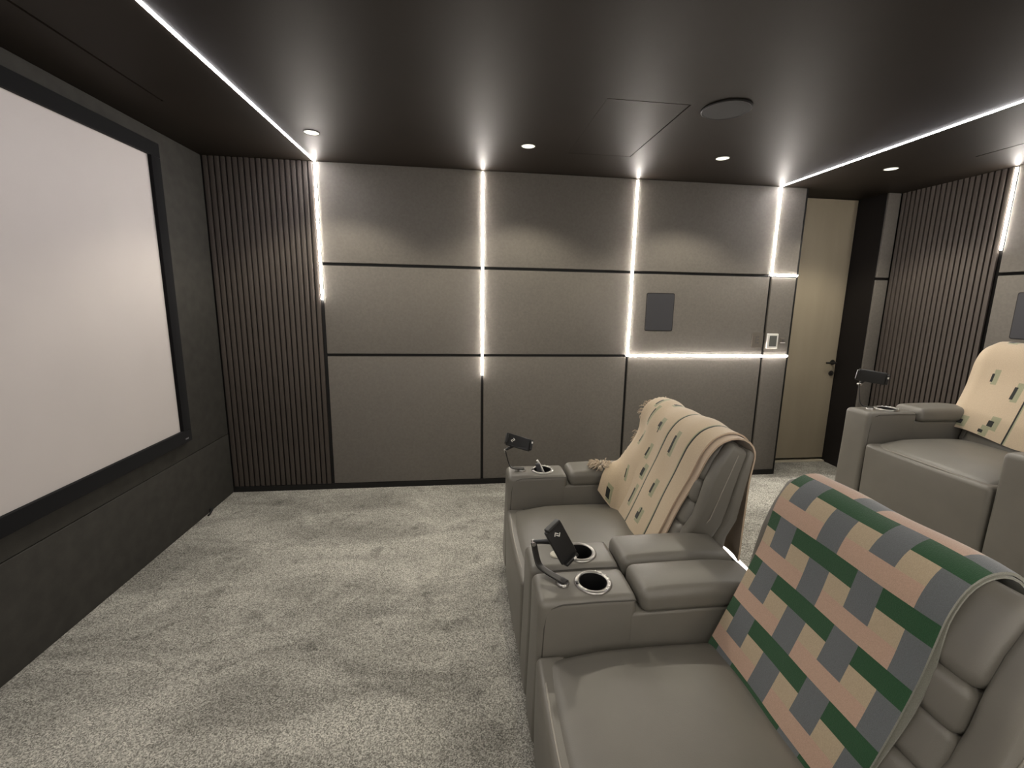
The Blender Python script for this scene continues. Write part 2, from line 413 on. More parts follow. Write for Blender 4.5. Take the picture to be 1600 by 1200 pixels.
strip_obj('ceiling_light_strip', [(4.398, D-0.012, H+0.001), (4.398, NEAR+0.01, H+0.001)], (0, 0, -1), M['ceil_led'], 'ceiling light strip running across the room over the back row', GC, rise=0.45)
yn = NEAR+0.001
strip_obj('wall_light_strip', [(X1, yn, H-0.02), (X1, yn, 1.527)], (0, 1, 0), M['wall_led'], 'short light strip beside slats on the wall behind the camera', GW)
strip_obj('wall_light_strip', [(X2, yn, H-0.02), (X2, yn, 0.945)], (0, 1, 0), M['wall_led'], 'long vertical light strip on the wall behind the camera', GW)
strip_obj('wall_light_strip', [(X3, yn, H-0.02), (X3, yn, 1.10), (X4, yn, 1.10)], (0, 1, 0), M['wall_led'], 'L-shaped light strip on the wall behind the camera', GW)
st = MB().rbox((RX-0.0035, (RY+NEAR)/2, RZ-0.010), (0.005, (RY-NEAR)/2-0.01, 0.008), 0.003, k=2)
so = st.build('step_light_strip', M['step_led'], None); tag(so, 'light strip along the front edge of the carpeted platform', 'light strip')
MB().box(RX-0.010, RX+0.001, NEAR+0.01, RY-0.01, RZ-0.024, RZ-0.0185).build('channel', M['black'], so, False)

# ------------------------------------------------------------------ downlights, ceiling speaker
def downlight(x, y, label, watts=DOWN_W):
    e = empty('downlight', (x, y, H)); tag(e, label, 'downlight', 'ceiling downlights')
    MB().lathe([(0.041, 0.0), (0.046, 0.0), (0.046, -0.003), (0.043, -0.0045), (0.041, -0.002), (0.041, 0.0)], n=32).build('ring', M['ring'], e)
    MB().lathe([(0.0, -0.0030), (0.025, -0.0030), (0.0405, -0.0022), (0.0405, 0.0)], n=32).build('lens', M['lens'], e)
    ld = bpy.data.lights.new('downlight_lamp', 'SPOT'); ld.energy = watts; ld.spot_size = math.radians(122); ld.spot_blend = 0.42
    ld.color = (1.0, 0.92, 0.76); ld.shadow_soft_size = 0.03
    lo = bpy.data.objects.new('downlight_lamp', ld); COL.objects.link(lo); lo.parent = e; lo.location = (0, 0, -0.012)
    return e
for x, lab in ((0.926, 'downlight nearest the projection screen wall, beside the ceiling strip'), (2.222, 'downlight second from the projection screen, above the middle panels'),
               (3.528, 'downlight third from the projection screen, right of the round ceiling speaker'), (4.793, 'downlight in front of the door, furthest from the screen')):
    downlight(x, 2.935, lab)
for x, lab in ((0.926, 'downlight on the camera side, nearest the screen wall'), (2.222, 'downlight above and left of the camera'),
               (3.528, 'downlight on the camera side, above the front row'), (4.793, 'downlight on the camera side, above the back row')):
    downlight(x, 0.0, lab, DOWN_W*0.45)
sp = empty('ceiling_speaker', (3.115, 2.23, H)); tag(sp, 'round dark speaker grille set in the ceiling', 'speaker')
MB().lathe([(0.108, -0.001), (0.118, -0.001), (0.119, -0.006), (0.114, -0.010), (0.108, -0.008), (0.108, -0.001)], n=56).build('rim', M['black'], sp)
MB().lathe([(0.0, -0.0085), (0.06, -0.0085), (0.1078, -0.0075), (0.1078, 0.0)], n=56).build('grille', M['grille'], sp)

# ------------------------------------------------------------------ wall fittings
def rrect(x0, x1, z0, z1, r, n=5):
    pts = []
    for cx, cz, a0 in ((x1-r, z1-r, 0), (x0+r, z1-r, 90), (x0+r, z0+r, 180), (x1-r, z0+r, 270)):
        for k in range(n+1):
            a = math.radians(a0+90*k/n); pts.append((cx+r*math.cos(a), cz+r*math.sin(a)))
    return pts
def plate(mb, pts, d0, d1, plane='y'):
    n = len(pts)
    f = (lambda p, d: (p[0], d, p[1])) if plane == 'y' else (lambda p, d: (d, p[0], p[1]))
    v = [f(p, d0) for p in pts]+[f(p, d1) for p in pts]
    return mb.add(v, [tuple(range(n)), tuple(reversed(range(n, 2*n)))]+[(i, (i+1) % n, n+(i+1) % n, n+i) for i in range(n)])
def wall_speaker(label, pts_o, pts_i, plane, face, sg):
    e = empty('wall_speaker'); tag(e, label, 'speaker', 'in-wall speakers')
    plate(MB(), pts_o, face+sg*0.002, face-sg*0.004, plane).build('frame', M['grille'], e, False)
    plate(MB(), pts_i, face, face-sg*0.0065, plane).build('grille', M['spk'], e, False)
wall_speaker('dark grey rectangular speaker grille on the panelled wall inside the L-shaped light', rrect(3.312, 3.556, 1.309, 1.622, 0.014), rrect(3.318, 3.550, 1.315, 1.616, 0.012), 'y', D, 1)
wall_speaker('dark rectangular speaker grille on the back wall above the back row seat', rrect(2.327, 2.571, 1.345, 1.658, 0.014), rrect(2.333, 2.565, 1.351, 1.652, 0.012), 'x', W, 1)
e = empty('wall_switch', (4.340, D, 1.239)); tag(e, 'wall coloured glass switch panel left of the white thermostat', 'switch')
plate(MB(), rrect(-0.050, 0.050, -0.064, 0.064, 0.005), 0.002, -0.009).build('glass_plate', M['switch'], e, False)
for r in range(3):
    plate(MB(), rrect(-0.006, 0.012, 0.022-0.026*r, 0.034-0.026*r, 0.002), -0.008, -0.0096).build('button', M['switch_mark'], e, False)
plate(MB(), rrect(-0.018, -0.011, -0.030, 0.034, 0.002), -0.008, -0.0096).build('indicator', M['switch_mark'], e, False)
e = empty('thermostat', (4.476, D, 1.232)); tag(e, 'white wall thermostat with a grey display beside the door', 'thermostat')
MB().rbox((0, -0.009, 0), (0.051, 0.011, 0.064), 0.006, k=3).build('housing', M['white'], e)
plate(MB(), rrect(-0.033, 0.035, -0.046, 0.046, 0.003), -0.018, -0.0208).build('display', M['lcd'], e, False)
e = empty('wall_switch', (4.579, D, 1.238)); tag(e, 'small square light switch between thermostat and door', 'switch')
MB().rbox((0, -0.004, 0), (0.023, 0.006, 0.023), 0.003, k=2).build('plate', M['switch'], e)
MB().rbox((0, -0.010, 0), (0.013, 0.003, 0.012), 0.002, k=2).build('rocker', M['switch_mark'], e)
plate(MB(), [(-0.023, -0.0235), (0.023, -0.0235), (0.023, -0.0185), (-0.023, -0.0185)], -0.0095, -0.0112).build('bezel', M['white'], e, False)

# ------------------------------------------------------------------ projection screen
e = empty('projection_screen', (0.0, 1.47, 0.0)); tag(e, 'large white fixed frame projection screen with black velvet border', 'screen')
SY, SZ0, SZ1, FW = 1.465, 0.678, 2.330, 0.080     # half width and heights of the white area
can = MB().box(0.012, 0.020, -SY, SY, SZ0, SZ1).build('screen_canvas', M['canvas'], e, False)
def bar(y0, y1, z0, z1):
    return MB().rbox((0.021, (y0+y1)/2, (z0+z1)/2), (0.019, (y1-y0)/2, (z1-z0)/2), 0.004, k=2)
bar(-SY-FW, SY+FW, SZ1, SZ1+FW).build('frame_bar', M['frame'], e)
lowbar = bar(-SY-FW, SY+FW, SZ0-FW, SZ0).build('frame_bar', M['frame'], e)
bar(-SY-FW, -SY, SZ0, SZ1).build('frame_bar', M['frame'], e)
bar(SY, SY+FW, SZ0, SZ1).build('frame_bar', M['frame'], e)
lg = MB()
for k in range(4):
    y = SY+0.012+k*0.008
    lg.box(0.0398, 0.0408, y, y+0.0045, SZ0-0.058, SZ0-0.049)
lg.build('logo', M['logo'], lowbar, False)
# cable stub at the foot of the wall
e = empty('cable_stub', (0.0, 3.17, 0.0)); tag(e, 'small black cable end at the foot of the screen wall', 'cable')
MB().tube([(0.0, 0.02, 0.016), (0.018, 0.014, 0.028), (0.026, -0.008, 0.026), (0.024, -0.03, 0.012), (0.022, -0.05, 0.006)], 0.006, 8).build('cable', M['rubber'], e)
MB().rbox((0.004, 0.02, 0.016), (0.006, 0.014, 0.014), 0.003, k=2).build('wall_plate', M['rubber'], e)

# ------------------------------------------------------------------ recliner
BF0, BF1 = Vector((0.582, 0.40)), Vector((0.842, 1.00))     # front line of the back, bottom / top (lx, z)
BR0, BR1 = Vector((0.84, 0.36)), Vector((0.935, 0.955))   # rear line
def back_pt(f, h):
    a = BF0.lerp(BF1, h); b = BR0.lerp(BR1, h); return a.lerp(b, f)
AI, AO = 0.325, 0.4975       # arm inner / outer half widths
AH = 0.60
def halfw(h): return lerp(0.318, 0.350, smooth(0.36, 0.50, h))

def boolean_hole(me, cx, cy, z0, z1, r):
    o = bpy.data.objects.new('tmp_a', me); COL.objects.link(o)
    cyl = MB().lathe([(0.0, z0), (r, z0), (r, z1), (0.0, z1)], (cx, cy, 0), n=40).build('tmp_b', M['steel_dark'], None, False)
    md = o.modifiers.new('b', 'BOOLEAN'); md.operation = 'DIFFERENCE'; md.object = cyl; md.solver = 'EXACT'
    dg = bpy.context.evaluated_depsgraph_get()
    out = bpy.data.meshes.new_from_object(o.evaluated_get(dg))
    bpy.data.objects.remove(o); bpy.data.objects.remove(cyl)
    out.polygons.foreach_set('use_smooth', [True]*len(out.polygons)); out.set_sharp_from_angle(angle=math.radians(35))
    return out

def make_recliner(label, far_buttons=True, near_buttons=True):
    t = empty('recliner_chair'); tag(t, label, 'chair', 'grey leather recliner seats')
    L = M['leather']
    # plinth
    MB().rbox((0.47, 0, 0.035), (0.37, 0.46, 0.034), 0.008, k=2).build('base', M['plastic'], t)
    for s in (1, -1):
        yc, hy = s*(AI+AO)/2, (AO-AI)/2-0.001
        # front console of the arm, with a bored cup hole
        def cf(u, P):
            d = smooth(0.55, 0.0, P.z)
            return Vector((P.x-0.012*d*(1-smooth(0, 0.2, P.x)), P.y, P.z+0.004*(1-u[1]**2)*smooth(0.5, 1, u[2])))
        me = MB().rbox((0.167, yc, (AH+0.05)/2), (0.165, hy, (AH-0.05)/2), 0.026, n=(2, 2, 5), fn=cf).mesh('arm_console', L)
        me = boolean_hole(me, 0.203, yc, AH-0.085, AH+0.05, 0.047)
        arm = link('arm_console', me, t)
        # rear body of the arm under the pad
        MB().rbox((0.540, yc, 0.295), (0.248, hy-0.0012, 0.245), 0.012, n=(2, 1, 2)).build('arm_body', L, t)
        # padded lid
        def pf(u, P):
            return Vector((P.x, P.y, P.z+(0.012*(1-u[0]**4)*(1-u[1]**2) if u[2] > 0 else 0)-0.012*smooth(0.3, 1, u[0])*(1 if u[2] > 0 else 0)))
        pad = MB().rbox((0.566, yc-s*0.004, 0.577), (0.222, hy+0.004, 0.041), 0.030, n=(6, 3, 1), fn=pf, k=4).build('arm_pad', L, t)
        yi = yc-s*(hy+0.004)*1.0
        MB().tube([(0.365, yi+s*0.004, 0.595), (0.46, yi+s*0.002, 0.5985), (0.62, yi+s*0.002, 0.5985), (0.765, yi+s*0.004, 0.590)], 0.0022, 6).build('piping', M['leather_dark'], pad)
        # piping round the inner and outer side panels of the console
        for (yy, nm) in ((yc-s*hy, 1), (yc+s*hy, -1)):
            y = yy+nm*s*0.0025
            pts = [(0.325, y, AH-0.012), (0.20, y, AH-0.010), (0.08, y, AH-0.012), (0.045, y, AH-0.022), (0.028, y, AH-0.045), (0.022, y, AH-0.09), (0.015, y, 0.35), (0.010, y, 0.10)]
            MB().tube(pts, 0.0026, 6).build('piping', M['leather_dark'], arm)
        # cup holder
        ring = MB().lathe([(0.046, -0.082), (0.0465, 0.0), (0.050, 0.0065), (0.056, 0.0075), (0.063, 0.0055), (0.0645, 0.001), (0.062, -0.001)], (0.203, yc, AH+0.002), n=44)
        cup = ring.build('cup_holder', M['chrome'], t, angle=60)
        MB().lathe([(0.0, -0.079), (0.0445, -0.079), (0.0455, -0.004), (0.047, 0.0045), (0.0485, 0.0045)], (0.203, yc, AH+0.002), n=44).build('cup_liner', M['steel_dark'], cup)
        if (s == 1 and far_buttons) or (s == -1 and near_buttons):
            for k in range(7):
                a = math.radians(-55+k*20)
                MB().lathe([(0.0, 0.003), (0.0028, 0.0025), (0.0034, 0.0)], (0.203+0.0565*math.cos(a), yc+0.0565*math.sin(a), AH+0.0088), n=10).build('button', M['white'], cup)
            MB().rbox((0.203-0.0570, yc-0.004, AH+0.0095), (0.0045, 0.008, 0.0012), 0.001, k=1).build('usb_port', M['plastic'], cup)
    # seat cushion
    def sf(u, P):
        crown = 0.030*(1-u[1]**4)*(1-abs(u[0])**3)
        z = P.z+(crown if u[2] > -0.2 else 0)
        x = P.x-0.018*(1-u[1]**2)*smooth(-0.4, -1, u[0])
        z -= 0.020*smooth(-0.3, -1, u[0])*(1 if u[2] > 0 else 0)
        return Vector((x, P.y, z))
    seat = MB().rbox((0.325, 0, 0.358), (0.315, 0.3215, 0.082), 0.055, n=(8, 8, 1), fn=sf, k=4).build('seat_cushion', L, t)
    # front panel (foot rest)
    def ff(u, P):
        return Vector((P.x-0.020*(1-u[1]**2)*(0.4+0.6*(1-u[2]**2)) if u[0] < 0 else P.x, P.y, P.z))
    fp = MB().rbox((0.045, 0, 0.240), (0.050, 0.319, 0.182), 0.020, n=(1, 8, 5), fn=ff).build('footrest', L, t)
    seam = []
    for i in range(17):
        u = -1+2*i/16
        seam.append((0.019-0.018*(1-u*u), 0.312*u, 0.404+0.020*(1-u**4)))
    MB().tube(seam, 0.0030, 6).build('piping', M['thread'], seat)
    # back shell, wings, cushions
    def bfun(f0, f1, h0, h1, y0, y1, puff=0.0, wide=False, round_top=0.0):
        def g(u, P):
            f = lerp(f0, f1, (u[0]+1)/2); h = lerp(h0, h1, (u[2]+1)/2); q = back_pt(f, h)
            y = lerp(y0, y1, (u[1]+1)/2)
            if wide: y *= halfw(h)/0.318
            q = q+Vector((-0.912, 0.41))*0.030*math.sin(math.pi*max(0.0, min(1.0, (h-0.50)/0.56)))*(1-f/0.8 if f < 0.8 else 0)
            if puff and u[0] < 0.3:
                nrm = Vector((-0.912, 0.41)); k = puff*(1-u[1]**4)*(1-u[2]**4)*(1 if u[0] < 0 else 0.5)
                q = q+nrm*k
            return Vector((q.x, y, q.y))
        return g
    def bpart(name, f0, f1, h0, h1, y0, y1, r, n, puff=0.0, wide=False, par=None):
        th = 0.24*(f1-f0); hh = 0.62*(h1-h0)
        return MB().rbox((0, 0, 0), (th/2, (y1-y0)/2, hh/2), r, n=n, fn=bfun(f0, f1, h0, h1, y0, y1, puff, wide), k=4).build(name, L, par or t)
    bpart('back_shell', 0.68, 1.0, 0.02, 1.0, -0.318, 0.318, 0.024, (1, 6, 6), wide=True)
    for s in (1, -1):
        a, b = sorted((s*0.262, s*0.318))
        w = bpart('back_wing', 0.04, 0.70, 0.05, 0.99, a, b, 0.026, (2, 2, 7), wide=True)
        pts = []
        for i in range(14):
            h = 0.10+0.84*i/13; q = back_pt(0.30, h); pts.append((q.x, s*(halfw(h)+0.0005)*(1.0), q.y))
        MB().tube(pts, 0.0022, 6).build('piping', M['thread'], w)
    for (h0, h1) in ((0.02, 0.205), (0.195, 0.372), (0.362, 0.537), (0.527, 0.692)):
        bpart('back_cushion', 0.0, 0.62, h0, h1, -0.288, 0.288, 0.026, (2, 6, 3), puff=0.007)
    bpart('headrest', 0.0, 0.80, 0.682, 1.005, -0.292, 0.292, 0.036, (2, 6, 5), puff=0.006)
    return t

recA = make_recliner('front row grey leather recliner by the panelled wall, under a beige throw', True, False)
recA.location = (2.05, 1.900, 0.0)
def place(x, y, z, label):
    c = copy_tree(recA); c.location = (x, y, z); c['label'] = label; return c
recB = place(2.05, 0.897, 0.0, 'nearest front row grey leather recliner, under the green and pink throw')
recC = place(4.185, 1.905, RZ, 'grey leather recliner in the back row on the raised platform')
# cream plug where a holder is missing, on the near arm of the far recliner
e = empty('holder_plug', (2.05+0.108, 1.900-0.420, AH+0.004)); tag(e, 'round cream plug beside the cup holder on the far recliner', 'plug')
MB().lathe([(0.0, 0.007), (0.012, 0.0068), (0.019, 0.005), (0.021, 0.0)], n=28).build('cap', M['cream'], e)
MB().lathe([(0.0, 0.0078), (0.002, 0.0078), (0.0025, 0.0060)], n=10).build('pin', M['chrome'], e)

# ------------------------------------------------------------------ throws
def catmull(pts, n):
    P = [Vector(p) for p in pts]; P = [2*P[0]-P[1]]+P+[2*P[-1]-P[-2]]; out = []
    for i in range(1, len(P)-2):
        for k in range(n):
            t = k/n; a, b, c, d = P[i-1], P[i], P[i+1], P[i+2]
            out.append(0.5*((2*b)+(c-a)*t+(2*a-5*b+4*c-d)*t*t+(3*b-a-3*c+d)*t**3))
    out.append(P[-2]); return out
class Path:
    """drape line in the chair's (lx, z) plane, s = 0 at the front hem"""
    PROFILE = ((.560, .41), (.60, .495), (.645, .60), (.685, .70), (.715, .785), (.735, .865), (.750, .925), (.775, .975), (.805, 1.004), (.842, 1.019), (.885, 1.018), (.925, .996), (.952, .955), (.960, .91))
    def __init__(self, z_hem, rear_x):
        pts = [Vector(p) for p in self.PROFILE]
        k = max(1, int((0.91-z_hem)/0.08))
        for i in range(1, k+1):
            pts.append(Vector((lerp(0.960, rear_x, i/k), lerp(0.91, z_hem, i/k))))
        self.p = catmull(pts, 6); self.s = [0.0]
        for a, b in zip(self.p[:-1], self.p[1:]): self.s.append(self.s[-1]+(b-a).length)
        self.len = self.s[-1]
    def at(self, s):
        s = max(0.0, min(self.len-1e-6, s)); lo = 0
        for i in range(len(self.s)-1):
            if self.s[i+1] >= s: lo = i; break
        t = (s-self.s[lo])/(self.s[lo+1]-self.s[lo]+1e-9); p = self.p[lo].lerp(self.p[lo+1], t)
        a, b = self.p[max(lo-1, 0)], self.p[min(lo+2, len(self.p)-1)]; d = (b-a).normalized()
        return p, Vector((-d.y, d.x))
def grid_lines(lo, hi, step, extra):
    g = sorted(set([round(x, 5) for x in extra if lo < x < hi]+[lo, hi])); out = []
    for a, b in zip(g[:-1], g[1:]):
        n = max(1, int(round((b-a)/step)))
        out += [lerp(a, b, i/n) for i in range(n)]
    out.append(hi); return out
def cloth(name, S, Tt, posfn, colfn, thick, parent, rim_col, flip=False):
    """two-sided cloth with thickness; colours stored per face from the woven pattern"""
    nS, nT = len(S), len(Tt); V = []; N = []
    for s in S:
        for t in Tt:
            V.append(posfn(s, t))
    def idx(i, j): return i*nT+j
    for i in range(nS):
        for j in range(nT):
            a = V[idx(min(i+1, nS-1), j)]-V[idx(max(i-1, 0), j)]; b = V[idx(i, min(j+1, nT-1))]-V[idx(i, max(j-1, 0))]
            c = a.cross(b) if flip else b.cross(a)
            N.append(c.normalized() if c.length > 1e-12 else Vector((0, 0, 1)))
    outer = [v+n*thick*0.5 for v, n in zip(V, N)]; inner = [v-n*thick*0.5 for v, n in zip(V, N)]
    F = []; C = []; K = nS*nT
    for i in range(nS-1):
        for j in range(nT-1):
            c = colfn((S[i]+S[i+1])/2, (Tt[j]+Tt[j+1])/2)
            F.append((idx(i, j), idx(i, j+1), idx(i+1, j+1), idx(i+1, j))); C.append(c)
            F.append((K+idx(i, j), K+idx(i+1, j), K+idx(i+1, j+1), K+idx(i, j+1))); C.append(rim_col)
    for i in range(nS-1):
        F.append((idx(i, 0), idx(i+1, 0), K+idx(i+1, 0), K+idx(i, 0))); C.append(rim_col)
        F.append((idx(i+1, nT-1), idx(i, nT-1), K+idx(i, nT-1), K+idx(i+1, nT-1))); C.append(rim_col)
    for j in range(nT-1):
        F.append((idx(0, j+1), idx(0, j), K+idx(0, j), K+idx(0, j+1))); C.append(rim_col)
        F.append((idx(nS-1, j), idx(nS-1, j+1), K+idx(nS-1, j+1), K+idx(nS-1, j))); C.append(rim_col)
    if flip: F = [tuple(reversed(f)) for f in F]
    me = bpy.data.meshes.new(name); me.from_pydata([tuple(v) for v in outer+inner], [], F)
    at = me.color_attributes.new('pattern', 'FLOAT_COLOR', 'CORNER'); buf = []
    for f, c in zip(F, C): buf += [c[0], c[1], c[2], 1.0]*len(f)
    at.data.foreach_set('color', buf)
    me.materials.append(M['throw']); me.polygons.foreach_set('use_smooth', [True]*len(F)); me.set_sharp_from_angle(angle=math.radians(50))
    me.update(); return link(name, me, parent)

BEIGE = (0.52, 0.42, 0.295); BEIGE2 = (0.48, 0.375, 0.275); SAGE = (0.315, 0.315, 0.205); INK = (0.022, 0.024, 0.022)
PINK = (0.46, 0.315, 0.235); TAN = (0.43, 0.345, 0.235); GREY = (0.125, 0.135, 0.140); GREEN = (0.022, 0.072, 0.030); GREYE = (0.20, 0.20, 0.165)

# --- colourful throw on the near recliner
eB = empty('throw_blanket', (2.05, 0.0, 0.0)); tag(eB, 'green, grey and pink block patterned throw draped over the near recliner', 'blanket', 'folded throws on the recliners')
pB = Path(0.50, 0.972)
SB = 0.684         # path length from hem to the top of the first green row
PER = 0.156; UU = PER/3; TU = 0.0685
def colB(s, t):
    # t: from the far edge towards the camera; s measured up the front
    d = (SB-s) % PER; row = int(d/UU)      # row 0 = green, going down the front
    x = (t-0.040) % (4*TU)
    if x < TU: return GREY if row < 2 else PINK
    x -= TU; k = int(x/TU)
    if row == 0: return GREEN
    if k == 1: return GREY
    return TAN if row == 1 else PINK
def posB(s, t):
    p, n = pB.at(s); y = 1.188-t
    w = 0.0025*math.sin(9*s+5*y)+0.002*math.sin(23*y+3*s)
    sag = 0.012*smooth(0.46, 0.515, t)           # near edge tucks down a little
    q = p+n*(w+0.002-sag*0.3)
    return Vector((q.x, y, q.y))
exS = []; k = -12
while k < 24:
    exS.append(SB-k*UU); k += 1
exT = []
for k in range(-1, 4):
    for j in range(4): exT.append(0.040+k*4*TU+j*TU)
def posBf(s, t):
    n = pB.at(s)[1]; return posB(s, t)-Vector((n.x, 0, n.y))*0.0085-Vector((0, 0.002+0.010*smooth(0.15, 0.35, s)*smooth(0.55, 0.40, s), 0))
cloth('folded_layer', grid_lines(0.01, pB.len-0.02, 0.025, []), grid_lines(0.28, 0.505, 0.03, []), posBf, lambda s, t: GREYE, 0.005, eB, GREYE)
cloth('woven_cloth', grid_lines(0.0, pB.len, 0.018, exS), grid_lines(0.0, 0.505, 0.02, exT), posB, colB, 0.007, eB, GREYE)

# --- beige throws
def motif_col(rects, lines):
    def f(s, t):
        for (a, b) in lines:
            if a < t < b: return INK
            if b <= t < b+0.006: return SAGE
        for (s0, s1, t0, t1, c) in rects:
            if s0 < s < s1 and t0 < t < t1: return c
        return BEIGE
    return f
def motif(s, t, ls, lt, gs=0.012, gt=-0.014, style=0):
    """ink bar with a sage bar behind it, offset to the side"""
    r = [(s-ls/2, s+ls/2, t-lt/2, t+lt/2, INK)]
    if style == 1: r.append((s-ls/2-0.030, s-ls/2, t-lt/2, t-lt/2+0.009, INK))
    if style == 2: r.append((s+ls/2, s+ls/2+0.030, t-lt/2, t-lt/2+0.009, INK))
    r.append((s-ls/2-0.014+gs-0.012, s+ls/2+0.014+gs, t-lt/2+gt-0.008, t+lt/2+gt+0.008, SAGE))
    return r
def lines_of(rects, lines):
    S = []; Tt = []
    for r in rects: S += [r[0], r[1]]; Tt += [r[2], r[3]]
    for a, b in lines: Tt += [a, b, b+0.006]
    return S, Tt
def fringe(parent, pts_dirs, seed, ln=0.045):
    rnd = random.Random(seed); mb = MB()
    for (p, d) in pts_dirs:
        for k in range(2):
            a = Vector(p)+Vector((rnd.uniform(-.004, .004), rnd.uniform(-.003, .003), rnd.uniform(-.004, .004)))
            dd = (Vector(d)+Vector((rnd.uniform(-.5, .5), rnd.uniform(-.35, .35), rnd.uniform(-.35, .35)))).normalized()
            L_ = ln*rnd.uniform(0.6, 1.1)
            b = a+dd*L_*0.55+Vector((0, 0, rnd.uniform(-.004, .004))); c = a+dd*L_+Vector((rnd.uniform(-.006, .006), 0, -0.008))
            mb.tube([a, b, c], [0.0022, 0.0026, 0.0012], 5)
    return tag(mb.build('fringe', M['fringe'], parent), kind='stuff')

eA = empty('throw_blanket', (2.05, 0.0, 0.0)); tag(eA, 'fringed beige throw with dark bars draped over the front row recliner by the wall', 'blanket', 'folded throws on the recliners')
pA = Path(0.42, 0.962)
def posA(s, t):
    p, n = pA.at(s)
    sk = 0.080*smooth(0.75, 0.25, s)+0.03*smooth(0.75, 1.0, s)
    y = 1.60+t+sk
    w = 0.004*math.sin(14*y+2*s)+0.003*math.sin(31*y-5*s)
    far = smooth(1.98, 2.26, y); w += far*(0.022*math.sin(10*s+8*y)+0.006*math.sin(26*s-6*y))*smooth(0.75, 0.5, s)
    q = p+n*(0.004+w); q = Vector((q.x, q.y))
    lo = smooth(0.36, 0.02, s)
    if y > 2.09:
        e_ = y-2.09
        q.x -= 0.22*e_*lo; q.y += 0.40*e_*lo
        y2 = 2.09+e_*lerp(0.80, 0.26, lo)
        over = max(0.0, y2-2.262)                  # beyond the edge of the back the cloth falls
        q.y -= 0.35*over; y = 2.262+over*0.75 if over > 0 else y2
    if s > 0.90: q.x += (0.010*math.sin(19*y)+0.010)*smooth(0.9, 1.1, s)
    return Vector((q.x, y, q.y))
RA = []
for (s, t, ls, lt, st) in ((0.580, 0.570, 0.085, 0.014, 0), (0.440, 0.565, 0.045, 0.022, 0), (0.565, 0.415, 0.028, 0.030, 1), (0.405, 0.410, 0.050, 0.013, 0),
                       (0.228, 0.510, 0.055, 0.011, 0), (0.302, 0.363, 0.044, 0.025, 0), (0.168, 0.360, 0.080, 0.014, 0), (0.517, 0.226, 0.090, 0.018, 0),
                       (0.280, 0.205, 0.052, 0.015, 0), (0.125, 0.212, 0.032, 0.028, 2), (0.050, 0.600, 0.055, 0.040, 0), (0.665, 0.620, 0.045, 0.018, 0), (0.72, 0.500, 0.040, 0.025, 0),
                       (0.78, 0.30, 0.05, 0.014, 0), (1.10, 0.20, 0.05, 0.02, 0), (1.20, 0.060, 0.038, 0.022, 0), (1.05, 0.40, 0.05, 0.02, 0)):
    RA += motif(s, t, ls, lt, style=st)
LA = [(0.290, 0.299), (0.100, 0.109)]
eS, eT = lines_of(RA, LA)
cloth('folded_layer', grid_lines(0.04, pA.len-0.05, 0.03, []), grid_lines(-0.025, 0.20, 0.03, []), lambda s, t: posA(s, t+0.010*math.sin(6*s))-Vector((pA.at(s)[1].x, 0, pA.at(s)[1].y))*0.010, lambda s, t: BEIGE2, 0.007, eA, BEIGE2, True)
cloth('woven_cloth', grid_lines(0.0, pA.len, 0.018, eS), grid_lines(0.012, 0.72, 0.018, eT), posA, motif_col(RA, LA), 0.007, eA, BEIGE2, True)
pd = []
for i in range(60):
    s = lerp(0.30, 1.0, i/59); p = posA(s, 0.72)
    if not (0.47 < s < 0.56 or 0.36 < s < 0.41): pd.append((p, (-0.35+0.5*math.sin(37*s), 0.75, -0.1+0.4*math.sin(53*s))))
fringe(eA, pd, 3, 0.030)
pd = []
rnd = random.Random(8)
for i in range(90):          # bunched fringe lying on the arm pad
    a = rnd.uniform(0, 2*math.pi); r = 0.034*math.sqrt(rnd.random())
    pd.append((Vector((0.520+r*math.cos(a)*1.2, 2.262+r*math.sin(a), 0.645+rnd.uniform(-.012, .016))), (math.cos(a)*1.2-0.4, math.sin(a), 0.1)))
fringe(eA, pd, 5, 0.034)

eC = empty('throw_blanket', (4.185, 0.0, RZ)); tag(eC, 'beige throw with dark bars draped over the back row recliner', 'blanket', 'folded throws on the recliners')
pC = Path(0.45, 0.972)
def posC(s, t):
    p, n = pC.at(s); y = 2.310-t
    w = 0.003*math.sin(13*y+4*s)+0.006*math.sin(7*s+9*y)*smooth(0.6, 0.3, s)
    q = p+n*(0.003+w)
    e_ = max(0.0, y-2.255); q = Vector((q.x+0.30*e_, q.y-0.55*e_))
    q.y -= 0.035*smooth(0.10, 0.42, t)*smooth(0.3, 0.1, s); q.x -= 0.015*smooth(0.10, 0.42, t)*smooth(0.3, 0.1, s)
    return Vector((q.x, y, q.y))
RC = []
for (s, y, ls, lt, st) in ((0.700, 2.205, 0.035, 0.030, 0), (0.442, 2.18, 0.050, 0.013, 0), (0.370, 2.045, 0.075, 0.017, 0), (0.148, 2.225, 0.028, 0.034, 2), (0.182, 2.072, 0.032, 0.028, 0),
                           (0.130, 2.100, 0.018, 0.024, 0), (0.30, 1.84, 0.05, 0.018, 0), (0.55, 1.90, 0.06, 0.016, 0), (0.20, 1.88, 0.03, 0.026, 0), (0.45, 1.74, 0.05, 0.02, 0)):
    RC += motif(s, 2.310-y, ls, lt, gt=0.016, style=st)
LC = [(0.326, 0.334), (0.55, 0.558)]
eS, eT = lines_of(RC, LC)
cloth('woven_cloth', grid_lines(0.105, pC.len, 0.018, eS), grid_lines(0.0, 0.66, 0.018, eT), posC, motif_col(RC, LC), 0.007, eC, BEIGE2)

